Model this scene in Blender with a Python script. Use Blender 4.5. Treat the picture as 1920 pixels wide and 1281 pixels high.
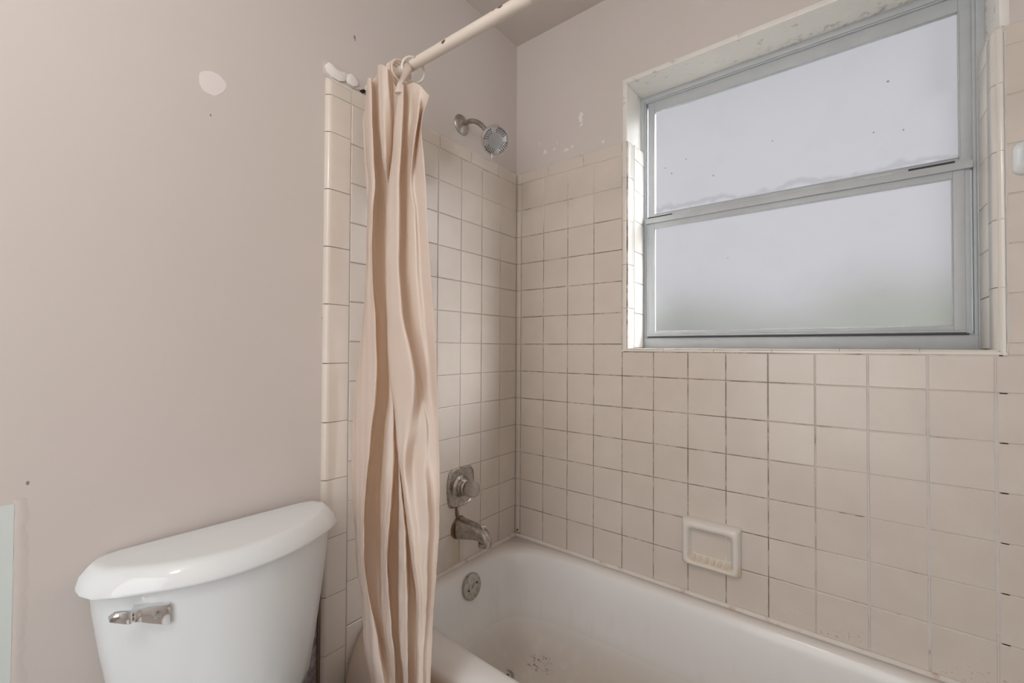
import bpy, bmesh, math, random
import numpy as np
from mathutils import Vector, Matrix
random.seed(7); np.random.seed(7)
PI = math.pi
for o in list(bpy.data.objects): bpy.data.objects.remove(o)
sc = bpy.context.scene
COL = sc.collection

# ------------------------------------------------------------------ camera
F = 813.46
CAM = Vector((1.08658, -1.41700, 1.17348))
YAW, PITCH, ROLL = 0.663942, 0.014762, 0.005259
fw = Vector((-math.sin(YAW)*math.cos(PITCH), math.cos(YAW)*math.cos(PITCH), math.sin(PITCH)))
r0 = Vector((math.cos(YAW), math.sin(YAW), 0)); u0 = r0.cross(fw)
RT = math.cos(ROLL)*r0 + math.sin(ROLL)*u0
UP = -math.sin(ROLL)*r0 + math.cos(ROLL)*u0
cd = bpy.data.cameras.new('camera'); cam = bpy.data.objects.new('camera', cd); COL.objects.link(cam)
cd.sensor_width = 36; cd.lens = F/1920*36; cd.clip_start = 0.02
m = Matrix((RT, UP, -fw)).transposed().to_4x4(); m.translation = CAM
cam.matrix_world = m
sc.camera = cam

def on(px, py, ax, val):            # a point seen at a pixel of the photograph, on the plane axis = val
    d = RT*((px-960)/F) - UP*((py-640.5)/F) + fw
    return CAM + d*((val-CAM[ax])/d[ax])

# ------------------------------------------------------------------ world, lights, exposure
w = bpy.data.worlds.new('world'); sc.world = w; w.use_nodes = True
bg = w.node_tree.nodes['Background']
bg.inputs[0].default_value = (0.97, 0.955, 1.0, 1); bg.inputs[1].default_value = 0.54
sc.view_settings.view_transform = 'Standard'; sc.view_settings.look = 'None'
sc.view_settings.gamma = 1; sc.view_settings.use_curve_mapping = False
sc.view_settings.exposure = 0.0

def area(name, loc, target, sx, sy, power, color):
    l = bpy.data.lights.new(name, 'AREA'); l.shape = 'RECTANGLE'; l.size = sx; l.size_y = sy
    l.energy = power; l.color = color
    o = bpy.data.objects.new(name, l); COL.objects.link(o); o.location = loc
    o.rotation_euler = (Vector(target)-Vector(loc)).to_track_quat('-Z', 'Y').to_euler()
    return o
sl = bpy.data.lights.new('sun', 'SUN'); sl.energy = 31; sl.angle = 0.35; sl.color = (0.97, 0.985, 1.0)
so = bpy.data.objects.new('sun', sl); COL.objects.link(so)
so.rotation_euler = Vector((-.72, -.60, -.36)).to_track_quat('-Z', 'Y').to_euler()
area('added_rear_fill', (0.95, -2.5, 1.35), (0.95, 0, 1.35), 1.0, 1.9, 14, (0.94, 0.975, 1.0))  # added soft fill behind the camera; the wall there has no doorway
pl_ = bpy.data.lights.new('unseen_fill_globe', 'POINT'); pl_.energy = 13; pl_.shadow_soft_size = 0.07; pl_.color = (1.0, 0.97, 0.94)  # added fill lamp out of view, lifts the ceiling and window wall
po = bpy.data.objects.new('unseen_fill_globe', pl_); COL.objects.link(po); po.location = (0.85, -1.95, 2.18)

# ------------------------------------------------------------------ materials
def mat(name, col, rough=0.5, metal=0.0, spec=0.5, coat=0.0, trans=0.0, ior=1.5):
    mt = bpy.data.materials.new(name); mt.use_nodes = True
    b = mt.node_tree.nodes['Principled BSDF']
    b.inputs['Base Color'].default_value = (*col, 1); b.inputs['Roughness'].default_value = rough
    b.inputs['Metallic'].default_value = metal; b.inputs['Specular IOR Level'].default_value = spec
    b.inputs['Coat Weight'].default_value = coat; b.inputs['Transmission Weight'].default_value = trans
    b.inputs['IOR'].default_value = ior
    return mt
def N(mt, t, **kw):
    n = mt.node_tree.nodes.new(t)
    for k, v in kw.items(): setattr(n, k, v)
    return n
def L(mt, a, b): mt.node_tree.links.new(a, b)
def P(mt): return mt.node_tree.nodes['Principled BSDF']
def coords(mt):
    g = N(mt, 'ShaderNodeNewGeometry'); return g.outputs['Position']
def noise(mt, scale, detail=3, rough=0.55, vec=None):
    n = N(mt, 'ShaderNodeTexNoise'); n.inputs['Scale'].default_value = scale
    n.inputs['Detail'].default_value = detail; n.inputs['Roughness'].default_value = rough
    L(mt, vec if vec else coords(mt), n.inputs['Vector']); return n.outputs['Fac']
def ramp(mt, fac, stops):
    r = N(mt, 'ShaderNodeValToRGB'); cr = r.color_ramp
    while len(cr.elements) < len(stops): cr.elements.new(0.5)
    for e, (p, c) in zip(cr.elements, stops):
        e.position = p; e.color = (*c, 1) if len(c) == 3 else c
    L(mt, fac, r.inputs[0]); return r.outputs[0]
def mix(mt, fac, a, b):
    n = N(mt, 'ShaderNodeMix', data_type='RGBA')
    for i, v in ((0, fac), (6, a), (7, b)):
        if isinstance(v, (int, float)): n.inputs[i].default_value = v
        elif isinstance(v, tuple): n.inputs[i].default_value = (*v, 1)
        else: L(mt, v, n.inputs[i])
    return n.outputs[2]
def mth(mt, op, a, b=None, clamp=False):
    n = N(mt, 'ShaderNodeMath', operation=op, use_clamp=clamp)
    for i, v in enumerate((a, b)):
        if v is None: continue
        if isinstance(v, (int, float)): n.inputs[i].default_value = v
        else: L(mt, v, n.inputs[i])
    return n.outputs[0]
def smooth(mt, v, lo, hi):
    n = N(mt, 'ShaderNodeMapRange', interpolation_type='SMOOTHSTEP')
    L(mt, v, n.inputs[0]); n.inputs[1].default_value = lo; n.inputs[2].default_value = hi
    return n.outputs[0]
def bump(mt, h, strength, dist=0.002):
    b = N(mt, 'ShaderNodeBump'); b.inputs['Strength'].default_value = strength
    b.inputs['Distance'].default_value = dist; L(mt, h, b.inputs['Height'])
    L(mt, b.outputs[0], P(mt).inputs['Normal'])
def sep(mt):
    s = N(mt, 'ShaderNodeSeparateXYZ'); L(mt, coords(mt), s.inputs[0]); return s.outputs
def spot(mt, c, r, warp=None):      # 1 inside a worn spot of its own shape at world point c
    v = N(mt, 'ShaderNodeVectorMath', operation='SUBTRACT'); L(mt, warp if warp else coords(mt), v.inputs[0])
    v.inputs[1].default_value = c
    s = N(mt, 'ShaderNodeVectorMath', operation='DIVIDE'); L(mt, v.outputs[0], s.inputs[0]); s.inputs[1].default_value = r
    ln = N(mt, 'ShaderNodeVectorMath', operation='LENGTH'); L(mt, s.outputs[0], ln.inputs[0])
    return smooth(mt, ln.outputs['Value'], 1.08, 0.92)
def warped(mt, scale, amp):
    n = N(mt, 'ShaderNodeTexNoise'); n.inputs['Scale'].default_value = scale; L(mt, coords(mt), n.inputs['Vector'])
    a = N(mt, 'ShaderNodeVectorMath', operation='SUBTRACT'); L(mt, n.outputs['Color'], a.inputs[0]); a.inputs[1].default_value = (.5, .5, .5)
    b = N(mt, 'ShaderNodeVectorMath', operation='SCALE'); L(mt, a.outputs[0], b.inputs[0]); b.inputs['Scale'].default_value = amp
    c = N(mt, 'ShaderNodeVectorMath', operation='ADD'); L(mt, coords(mt), c.inputs[0]); L(mt, b.outputs[0], c.inputs[1])
    return c.outputs[0]

PAINT = mat('pink_wall_paint', (0.62, 0.53, 0.49), 0.5)
c = ramp(PAINT, noise(PAINT, 1.7, 2), [(0.3, (0.650, 0.602, 0.565)), (0.7, (0.675, 0.620, 0.595))])
wv = warped(PAINT, 60, 0.02)
for ctr, rr in [((-.015, -1.345, 1.62), (.1, .002, .10))]:
    c = mix(PAINT, mth(PAINT, 'MULTIPLY', spot(PAINT, ctr, rr, wv), .0), c, (0.7, 0.63, 0.58))
for px, py, rr in [(665, 70, .0035), (666, 75, .002), (395, 216, .0018), (52, 906, .0022), (605, 597, .002), (607, 763, .003)]:
    q = on(px, py, 0, -.015)
    c = mix(PAINT, spot(PAINT, tuple(q), (.02, rr, rr*1.6)), c, (0.30, 0.24, 0.21))
L(PAINT, c, P(PAINT).inputs['Base Color'])
bump(PAINT, noise(PAINT, 45, 4), 0.10, 0.004)
CEIL = mat('ceiling_paint', (0.66, 0.60, 0.555), 0.6)
bump(CEIL, noise(CEIL, 60, 4), 0.12, 0.004)

def tile_material(name, lo, hi, speck=0.5):
    t = mat(name, hi, 0.22, coat=0.15)
    oi = N(t, 'ShaderNodeObjectInfo').outputs['Random']
    base = ramp(t, noise(t, 9, 2), [(0.35, lo), (0.7, hi)])
    base = mix(t, mth(t, 'MULTIPLY', oi, 0.35), base, tuple(v*0.93 for v in lo))
    sp = noise(t, 420, 2, 0.6)
    base = mix(t, mth(t, 'MULTIPLY', smooth(t, sp, 0.52, 0.70), speck*0.35), base, tuple(v*0.80 for v in lo))
    x, y, z = sep(t)
    # mould specks low on the wall near the tub
    pz = mth(t, 'MULTIPLY', smooth(t, z, 0.49, 0.43), smooth(t, x, 0.80, 0.98))
    mo = mth(t, 'MULTIPLY', smooth(t, noise(t, 160, 3), 0.60, 0.68), smooth(t, noise(t, 12, 1), 0.45, 0.6))
    base = mix(t, mth(t, 'MULTIPLY', mth(t, 'MULTIPLY', pz, mo), 0.7), base, (0.20, 0.12, 0.10))
    # rust weeping around the tap on the end wall and in the corner
    ru = mth(t, 'MULTIPLY', smooth(t, z, 0.60, 0.42), smooth(t, mth(t, 'ABSOLUTE', mth(t, 'ADD', y, .335)), 0.045, 0.0))
    ru = mth(t, 'MULTIPLY', ru, smooth(t, x, 0.02, 0.0))
    base = mix(t, mth(t, 'MULTIPLY', ru, 0.45), base, (0.52, 0.38, 0.22))
    base = mix(t, spot(t, (.012, -.002, .434), (.004, .012, .0045), warped(t, 160, .012)), base, (0.10, 0.04, 0.02))
    L(t, base, P(t).inputs['Base Color'])
    r = mth(t, 'ADD', mth(t, 'MULTIPLY', noise(t, 14, 2), 0.08), 0.20); L(t, r, P(t).inputs['Roughness'])
    bump(t, noise(t, 260, 3, 0.6), 0.16*min(1, speck*2), 0.0012)
    return t
TILE = tile_material('glazed_peach_tile', (0.69, 0.62, 0.55), (0.73, 0.665, 0.595))
TRIM = tile_material('glazed_trim_tile', (0.70, 0.63, 0.56), (0.74, 0.67, 0.60), 0.25)
JAMB = tile_material('glazed_jamb_tile', (0.78, 0.74, 0.68), (0.80, 0.76, 0.70), 0.1)

GROUT = mat('old_grout', (0.5, 0.45, 0.4), 0.85)
x, y, z = sep(GROUT)
lf = mth(GROUT, 'MAXIMUM', smooth(GROUT, mth(GROUT, 'ADD', x, mth(GROUT, 'MULTIPLY', noise(GROUT, 2.2), 0.25)), 0.98, 1.22), smooth(GROUT, z, 1.58, 1.72))
lf = mth(GROUT, 'MAXIMUM', mth(GROUT, 'MULTIPLY', lf, smooth(GROUT, noise(GROUT, 9, 3), 0.36, 0.46)), smooth(GROUT, x, 1.22, 1.30))
dk = ramp(GROUT, noise(GROUT, 14, 4, 0.7), [(0.40, (0.17, 0.125, 0.10)), (0.50, (0.30, 0.24, 0.20)), (0.58, (0.60, 0.52, 0.45))])
dl = ramp(GROUT, noise(GROUT, 12, 3), [(0.3, (0.42, 0.37, 0.33)), (0.7, (0.50, 0.45, 0.41))])
dk = mix(GROUT, smooth(GROUT, x, 0.03, 0.015), dk, dl)
L(GROUT, mix(GROUT, lf, dk, (0.74, 0.70, 0.64)), P(GROUT).inputs['Base Color'])
bump(GROUT, noise(GROUT, 300, 3), 0.5, 0.002)
CAULK = mat('tub_caulk', (0.74, 0.66, 0.60), 0.45)
cc = ramp(CAULK, noise(CAULK, 20, 4), [(0.30, (0.55, 0.38, 0.30)), (0.42, (0.74, 0.69, 0.64)), (0.8, (0.80, 0.76, 0.71))])
cc = mix(CAULK, spot(CAULK, (.012, -.012, .435), (.012, .012, .012), warped(CAULK, 90, .02)), cc, (0.10, 0.04, 0.02))
L(CAULK, cc, P(CAULK).inputs['Base Color']); bump(CAULK, noise(CAULK, 60), .3, .003)
SMEAR = mat('white_grout_smear', (0.66, 0.63, 0.60), 0.7)
PLAS = mat('white_plaster', (0.88, 0.85, 0.82), 0.75); bump(PLAS, noise(PLAS, 90, 4), 0.5, 0.003)
BARE = mat('bare_grey_plaster', (0.35, 0.31, 0.31), 0.9)
L(BARE, ramp(BARE, noise(BARE, 30, 5, .7), [(0.3, (0.16, 0.13, 0.13)), (0.5, (0.36, 0.31, 0.32)), (0.68, (0.55, 0.51, 0.49))]), P(BARE).inputs['Base Color'])
bump(BARE, noise(BARE, 80, 4), 0.8, 0.004)
MINT = mat('old_mint_paint', (0.70, 0.77, 0.76), 0.5); bump(MINT, noise(MINT, 50), .15, .003)
DARKM = mat('dark_hole', (0.03, 0.012, 0.01), 0.9)
WHITEP = mat('white_window_reveal_paint', (0.84, 0.82, 0.78), 0.4)
cc = mix(WHITEP, smooth(WHITEP, noise(WHITEP, 26, 5, .7), 0.60, 0.68), (0.84, 0.82, 0.78), (0.62, 0.60, 0.52))
x, y, z = sep(WHITEP)
fl = mth(WHITEP, 'MULTIPLY', smooth(WHITEP, noise(WHITEP, 48, 4, .7), 0.53, 0.60), mth(WHITEP, 'MULTIPLY', smooth(WHITEP, x, .75, 1.05), smooth(WHITEP, y, .095, .125)))
cc = mix(WHITEP, mth(WHITEP, 'MULTIPLY', fl, .7), cc, (0.42, 0.39, 0.35))
L(WHITEP, cc, P(WHITEP).inputs['Base Color']); bump(WHITEP, noise(WHITEP, 40, 5, .7), 0.35, 0.004)
CHINA = mat('white_vitreous_china', (0.80, 0.84, 0.86), 0.07, spec=0.5)
CHINA2 = mat('soap_dish_ceramic', (0.80, 0.75, 0.69), 0.15)
x, y, z = sep(CHINA2)
sf = mth(CHINA2, 'MULTIPLY', smooth(CHINA2, z, .555, .525), smooth(CHINA2, y, -.036, -.026))
L(CHINA2, mix(CHINA2, mth(CHINA2, 'MULTIPLY', sf, .55), (0.80, 0.755, 0.70), (0.66, 0.53, 0.36)), P(CHINA2).inputs['Base Color'])
ENAM = mat('worn_tub_enamel', (0.78, 0.75, 0.72), 0.25)
x, y, z = sep(ENAM)
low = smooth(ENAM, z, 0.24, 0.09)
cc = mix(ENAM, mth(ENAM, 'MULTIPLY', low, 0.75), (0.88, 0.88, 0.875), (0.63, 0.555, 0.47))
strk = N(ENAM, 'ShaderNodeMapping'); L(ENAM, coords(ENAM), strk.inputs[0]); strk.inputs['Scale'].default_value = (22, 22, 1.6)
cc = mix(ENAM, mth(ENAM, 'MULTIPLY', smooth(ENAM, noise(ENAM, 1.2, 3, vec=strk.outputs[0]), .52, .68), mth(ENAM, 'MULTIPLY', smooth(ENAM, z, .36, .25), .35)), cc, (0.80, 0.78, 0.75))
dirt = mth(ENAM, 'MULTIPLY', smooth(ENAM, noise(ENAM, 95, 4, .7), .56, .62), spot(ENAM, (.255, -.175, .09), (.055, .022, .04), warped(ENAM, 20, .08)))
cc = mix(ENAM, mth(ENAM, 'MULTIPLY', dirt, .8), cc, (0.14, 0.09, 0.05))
apr_shade = smooth(ENAM, y, -.690, -.716)  # apron's shade and warm floor reflection painted into the enamel as tan
cc = mix(ENAM, apr_shade, cc, (0.46, 0.36, 0.29))
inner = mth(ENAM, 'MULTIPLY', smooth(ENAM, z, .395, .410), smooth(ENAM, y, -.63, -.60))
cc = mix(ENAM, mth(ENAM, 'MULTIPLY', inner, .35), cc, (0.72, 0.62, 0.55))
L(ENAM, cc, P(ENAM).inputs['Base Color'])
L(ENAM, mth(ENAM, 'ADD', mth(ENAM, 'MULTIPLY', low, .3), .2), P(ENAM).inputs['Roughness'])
CHROME = mat('scaled_chrome', (0.50, 0.48, 0.45), 0.25, metal=1)
L(CHROME, ramp(CHROME, noise(CHROME, 70, 5, .7), [(0.3, (0.30, 0.27, 0.24)), (0.55, (0.50, 0.475, 0.44)), (0.8, (0.62, 0.60, 0.56))]), P(CHROME).inputs['Base Color'])
L(CHROME, mth(CHROME, 'ADD', mth(CHROME, 'MULTIPLY', noise(CHROME, 60, 4), .35), .14), P(CHROME).inputs['Roughness'])
CHROME2 = mat('bright_chrome', (0.78, 0.78, 0.79), 0.10, metal=1)
RUBBER = mat('dark_nozzle_rubber', (0.012, 0.014, 0.016), 0.6)
FACE = mat('silver_spray_face', (0.55, 0.56, 0.58), 0.3, metal=0.7)
BLACK = mat('black_slot', (0.03, 0.03, 0.035), 0.6)
ALU = mat('grey_painted_aluminium', (0.50, 0.52, 0.525), 0.42)
L(ALU, ramp(ALU, noise(ALU, 18, 3), [(0.3, (0.49, 0.52, 0.54)), (0.7, (0.53, 0.56, 0.575))]), P(ALU).inputs['Base Color'])
RODM = mat('cream_painted_rod', (0.74, 0.665, 0.59), 0.35)
cc = mix(RODM, 0.0, (0.74, 0.665, 0.59), (0.5, 0.5, 0.5))
for px, py, a, b in [(831, 78, .0065, .005), (937, 11, .007, .005), (992, 1, .008, .006), (777, 107, .003, .003), (821, 104, .003, .003), (943, 33, .009, .004), (733, 124, .003, .003), (924, 18, .003, .002)]:
    q = on(px, py, 1, -.713)
    cc = mix(RODM, spot(RODM, tuple(q), (a, .02, b), warped(RODM, 120, .004)), cc, (0.10, 0.065, 0.05))
L(RODM, cc, P(RODM).inputs['Base Color'])
RINGM = mat('cream_plastic_ring', (0.80, 0.66, 0.55), 0.3)
ACR = mat('clear_acrylic', (0.95, 0.92, 0.88), 0.22, trans=0.75, ior=1.45)

CURT = bpy.data.materials.new('peach_vinyl_curtain'); CURT.use_nodes = True
b = P(CURT); b.inputs['Roughness'].default_value = 0.27
cb = ramp(CURT, noise(CURT, 6, 2), [(0.3, (0.80, 0.725, 0.655)), (0.7, (0.82, 0.75, 0.69))])
L(CURT, cb, b.inputs['Base Color'])
bump(CURT, noise(CURT, 30, 3, .5), 0.18, 0.006)
tr = N(CURT, 'ShaderNodeBsdfTranslucent'); tr.inputs[0].default_value = (0.90, 0.60, 0.36, 1)
ms = N(CURT, 'ShaderNodeMixShader'); ms.inputs[0].default_value = 0.28
L(CURT, b.outputs[0], ms.inputs[1]); L(CURT, tr.outputs[0], ms.inputs[2])
L(CURT, ms.outputs[0], CURT.node_tree.nodes['Material Output'].inputs[0])

def glass(name, tint):
    g = bpy.data.materials.new(name); g.use_nodes = True; nt = g.node_tree
    nt.nodes.remove(P(g)); out = nt.nodes['Material Output']
    t = N(g, 'ShaderNodeBsdfTranslucent')
    st = mix(g, smooth(g, noise(g, 7, 4, .6), .50, .62), tint, tuple(v*.985 for v in tint))
    x, y, z = sep(g)
    e = mth(g, 'ADD', mth(g, 'MULTIPLY', noise(g, 9, 3), .10), z)
    band = mth(g, 'MULTIPLY', smooth(g, e, 1.718, 1.730), smooth(g, e, 1.745, 1.731))
    st = mix(g, mth(g, 'MULTIPLY', band, .35), st, (.50, .50, .50))
    for px, py, rr in [(1665, 152, .0035), (1638, 248, .0025), (1694, 243, .0025), (1286, 298, .0025), (1247, 315, .0025), (1259, 325, .003), (1448, 264, .0025), (1366, 485, .002), (1337, 329, .003)]:
        q = on(px, py, 1, .155); st = mix(g, mth(g, 'MULTIPLY', spot(g, tuple(q), (rr*.75, .03, rr*.75)), .75), st, (.14, .14, .16))
    L(g, st, t.inputs[0])
    r = N(g, 'ShaderNodeBsdfRefraction'); r.inputs['Roughness'].default_value = .56; r.inputs['IOR'].default_value = 1.25
    L(g, st, r.inputs[0])
    m1 = N(g, 'ShaderNodeMixShader'); m1.inputs[0].default_value = .015
    L(g, r.outputs[0], m1.inputs[1]); L(g, t.outputs[0], m1.inputs[2])
    gl = N(g, 'ShaderNodeBsdfGlossy'); gl.inputs['Roughness'].default_value = .5
    m2 = N(g, 'ShaderNodeMixShader'); m2.inputs[0].default_value = .04
    L(g, m1.outputs[0], m2.inputs[1]); L(g, gl.outputs[0], m2.inputs[2]); L(g, m2.outputs[0], out.inputs[0])
    return g
GLASS = glass('frosted_glass', (.93, .935, .96))
CLEAR = bpy.data.materials.new('glass_outer_face'); CLEAR.use_nodes = True
CLEAR.node_tree.nodes.remove(P(CLEAR)); t_ = N(CLEAR, 'ShaderNodeBsdfTransparent')
L(CLEAR, t_.outputs[0], CLEAR.node_tree.nodes['Material Output'].inputs[0])

# ------------------------------------------------------------------ mesh helpers
def mesh(name, verts, faces, mt, smooth_ang=None, mats=None):
    me = bpy.data.meshes.new(name); me.from_pydata([tuple(v) for v in verts], [], faces); me.update()
    for q in (mt if isinstance(mt, (list, tuple)) else [mt]): me.materials.append(q)
    if mats: me.polygons.foreach_set('material_index', mats)
    bm = bmesh.new(); bm.from_mesh(me); bmesh.ops.recalc_face_normals(bm, faces=bm.faces); bm.to_mesh(me); bm.free()
    if smooth_ang:
        me.polygons.foreach_set('use_smooth', [True]*len(me.polygons)); me.set_sharp_from_angle(angle=math.radians(smooth_ang))
    return me
def link(name, me, parent=None, loc=None, rot=None):
    o = bpy.data.objects.new(name, me); COL.objects.link(o)
    if loc is not None: o.location = loc
    if rot is not None: o.rotation_euler = rot
    if parent: o.parent = parent
    return o
class MB:
    def __init__(s): s.v = []; s.f = []
    def add(s, v, f):
        n = len(s.v); s.v += [Vector(a) for a in v]; s.f += [tuple(i+n for i in q) for q in f]; return s
    def box(s, a, b):
        x0, y0, z0 = a; x1, y1, z1 = b
        return s.add([(x0,y0,z0),(x1,y0,z0),(x1,y1,z0),(x0,y1,z0),(x0,y0,z1),(x1,y0,z1),(x1,y1,z1),(x0,y1,z1)],
                     [(0,3,2,1),(4,5,6,7),(0,1,5,4),(1,2,6,5),(2,3,7,6),(3,0,4,7)])
    def loft(s, loops, cap0=True, cap1=True):
        n = len(loops[0]); v = [p for lp in loops for p in lp]; f = []
        for i in range(len(loops)-1):
            for j in range(n):
                f.append((i*n+j, i*n+(j+1) % n, (i+1)*n+(j+1) % n, (i+1)*n+j))
        if cap0: f.append(tuple(range(n))[::-1])
        if cap1: f.append(tuple((len(loops)-1)*n+j for j in range(n)))
        return s.add(v, f)
    def lathe(s, prof, o, axis, n=32, cap0=True, cap1=True):   # prof: (distance along axis, radius)
        axis = Vector(axis).normalized(); a = axis.orthogonal().normalized(); b = axis.cross(a); o = Vector(o)
        return s.loft([[o+axis*h+(a*math.cos(2*PI*k/n)+b*math.sin(2*PI*k/n))*r for k in range(n)] for h, r in prof], cap0, cap1)
    def tube(s, path, r, n=16):
        path = [Vector(p) for p in path]; rs = r if isinstance(r, (list, tuple)) else [r]*len(path)
        t0 = (path[1]-path[0]).normalized(); a = t0.orthogonal().normalized(); loops = []
        for i, p in enumerate(path):
            t = (path[min(i+1, len(path)-1)]-path[max(i-1, 0)]).normalized()
            a = (a - t*a.dot(t)).normalized(); b = t.cross(a)
            loops.append([p+(a*math.cos(2*PI*k/n)+b*math.sin(2*PI*k/n))*rs[i] for k in range(n)])
        return s.loft(loops)
    def prism(s, prof, vec):
        vec = Vector(vec); return s.loft([[Vector(p) for p in prof], [Vector(p)+vec for p in prof]])
    def obj(s, name, mt, parent=None, ang=30, bevel=0, loc=None, seg=2):
        me = mesh(name, s.v, s.f, mt, ang)
        if bevel:
            bm = bmesh.new(); bm.from_mesh(me)
            ed = [e for e in bm.edges if len(e.link_faces) == 2 and e.calc_face_angle(0) > math.radians(28)]
            bmesh.ops.bevel(bm, geom=ed, offset=bevel, segments=seg, profile=.5, affect='EDGES', clamp_overlap=True)
            bm.to_mesh(me); bm.free()
            me.polygons.foreach_set('use_smooth', [True]*len(me.polygons)); me.set_sharp_from_angle(angle=math.radians(40))
        return link(name, me, parent, loc)
def empty(name, loc, label, cat, group=None):
    o = bpy.data.objects.new(name, None); COL.objects.link(o); o.location = loc; o.empty_display_size = .05
    o['label'] = label; o['category'] = cat
    if group: o['group'] = group
    return o
def hang(o, root):                       # parent o, built in world coordinates, to a root that stands elsewhere
    o.parent = root; o.matrix_parent_inverse = Matrix.Translation(-root.location)
    return o
def structure(o, label, cat='room'):
    o['kind'] = 'structure'; o['label'] = label; o['category'] = cat; return o

# ------------------------------------------------------------------ room shell
PP = 0.015                               # paint plane stands this far behind the tile face
RX, RY, CZ = 1.53, -2.6, 2.44
TP = 0.1095; A = 1.079045; RIM = 0.412
WL, WR, WB, WT = 0.4685, 1.3555, 1.168, 2.108     # window opening
b = MB()
for a_, c_ in [((-.2, PP, 0), (WL, .22, CZ)), ((WR, PP, 0), (RX+.15, .22, CZ)), ((WL, PP, 0), (WR, .22, WB)), ((WL, PP, WT), (WR, .22, CZ))]:
    b.box(a_, c_)
wall_back = structure(b.obj('wall_back', PAINT), 'pink painted window wall above the tub with peach tiles on its lower part', 'wall')
wall_left = structure(MB().box((-.2, RY, 0), (-PP, PP, CZ)).obj('wall_left', PAINT), 'long pink painted wall behind the toilet and the shower fittings', 'wall')
structure(MB().box((RX+PP, RY, 0), (RX+.2, PP, CZ)).obj('wall_right', PAINT), 'pink painted wall at the far end of the tub, outside the view', 'wall')
structure(MB().box((-.2, RY-.15, 0), (RX+.2, RY, CZ)).obj('wall_front', PAINT), 'pink painted wall behind the viewer', 'wall')
structure(MB().box((-.2, RY-.15, CZ), (RX+.2, .30, CZ+.12)).obj('ceiling', CEIL), 'flat dull beige ceiling over the shower', 'ceiling')
FLOOR = mat('brown_floor', (0.42, 0.37, 0.33), 0.5)
floor = structure(MB().box((-.2, RY-.15, -.1), (RX+.2, .30, 0)).obj('floor', FLOOR), 'plain greyish brown bathroom floor', 'floor')

# grout beds (recessed behind the tile faces)
GR = 0.0022
b = MB()
TOPT = 1.897; LT = A+7*TP
for a_, c_ in [((0, GR, RIM-.02), (WL+.012, PP, TOPT-.006)), ((WR-.012, GR, RIM-.02), (RX, PP, TOPT-.006)), ((WL, GR, RIM-.02), (WR, PP, 1.172))]:
    b.box(a_, c_)
b.obj('grout_bed', GROUT, wall_back)
b = MB().box((-PP, -.757, .0), (-GR, GR, TOPT-.006)); b.box((-PP, -.812, 0), (-GR, -.757, TOPT-.006))
b.obj('grout_bed', GROUT, wall_left)

_tc = {}
def tile_me(w_, h_, mt, var=0):
    k = (round(w_, 4), round(h_, 4), mt.name, var)
    if k in _tc: return _tc[k]
    x, z, e, d, bk = w_/2, h_/2, .0016, .0012, .009
    ti = [(0, 0), (.0006, -.0003), (-.0005, .0005), (.0002, .0006)][var]
    def ring(i, y): return [(-x+i, y-ti[0]-ti[1], -z+i), (x-i, y+ti[0]-ti[1], -z+i), (x-i, y+ti[0]+ti[1], z-i), (-x+i, y-ti[0]+ti[1], z-i)]
    v = ring(e, 0)+ring(0, d)+[(p[0], bk, p[2]) for p in ring(0, d)]
    f = [(0, 1, 2, 3)]+[(j+4*i, j+4*i+4, (j+1) % 4+4*i+4, (j+1) % 4+4*i) for i in (0, 1) for j in range(4)]
    me = mesh('tile', v, f, mt); _tc[k] = me; return me
G = 0.0024
def wall_tile(wall, u0_, u1_, z0, z1, mt=TILE, name='tile'):
    w_, h_ = u1_-u0_-G, z1-z0-G
    if w_ < .006 or h_ < .006: return
    me = tile_me(w_, h_, mt, random.choice((0, 0, 1, 2, 3)))
    if wall is wall_back: link(name, me, wall, ((u0_+u1_)/2, 0, (z0+z1)/2))
    else: link(name, me, wall, (0, (u0_+u1_)/2, (z0+z1)/2), (0, 0, PI/2))
# back wall
XJ = [.0235]+[(k+.2142)*TP for k in range(1, 13)]+[1.447, RX]
ZJ = [RIM+.002]+[A+n*TP for n in range(-5, 8)]
OL, OR, OB = .4605, 1.3560, 1.162          # outer edges of the trim around the window
for k in range(len(XJ)-1):
    for n in range(len(ZJ)-1):
        x0, x1, z0, z1 = XJ[k], XJ[k+1], ZJ[n], ZJ[n+1]
        inx = x1 > OL+.004 and x0 < OR-.004
        if not inx or z1 <= OB: wall_tile(wall_back, x0, x1, z0, z1); continue
        if z0 < OB: wall_tile(wall_back, x0, x1, z0, OB)
        if x1 > OR+.01:
            wall_tile(wall_back, OR, x1, max(z0, OB), z1)
# left wall
YJ = [0]+[-(j-.05)*TP for j in range(1, 7)]+[-.754]
for k in range(len(YJ)-1):
    for n in range(len(ZJ)-1): wall_tile(wall_left, YJ[k+1], YJ[k], ZJ[n], ZJ[n+1])
for z0, z1 in ((.31, RIM), (.20, .31)): wall_tile(wall_left, -.754, -.70, z0, z1)

def arc(r, n=5): return [(r*math.sin(PI/2*i/n), r*(1-math.cos(PI/2*i/n))) for i in range(n+1)]   # (along, back)
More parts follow.
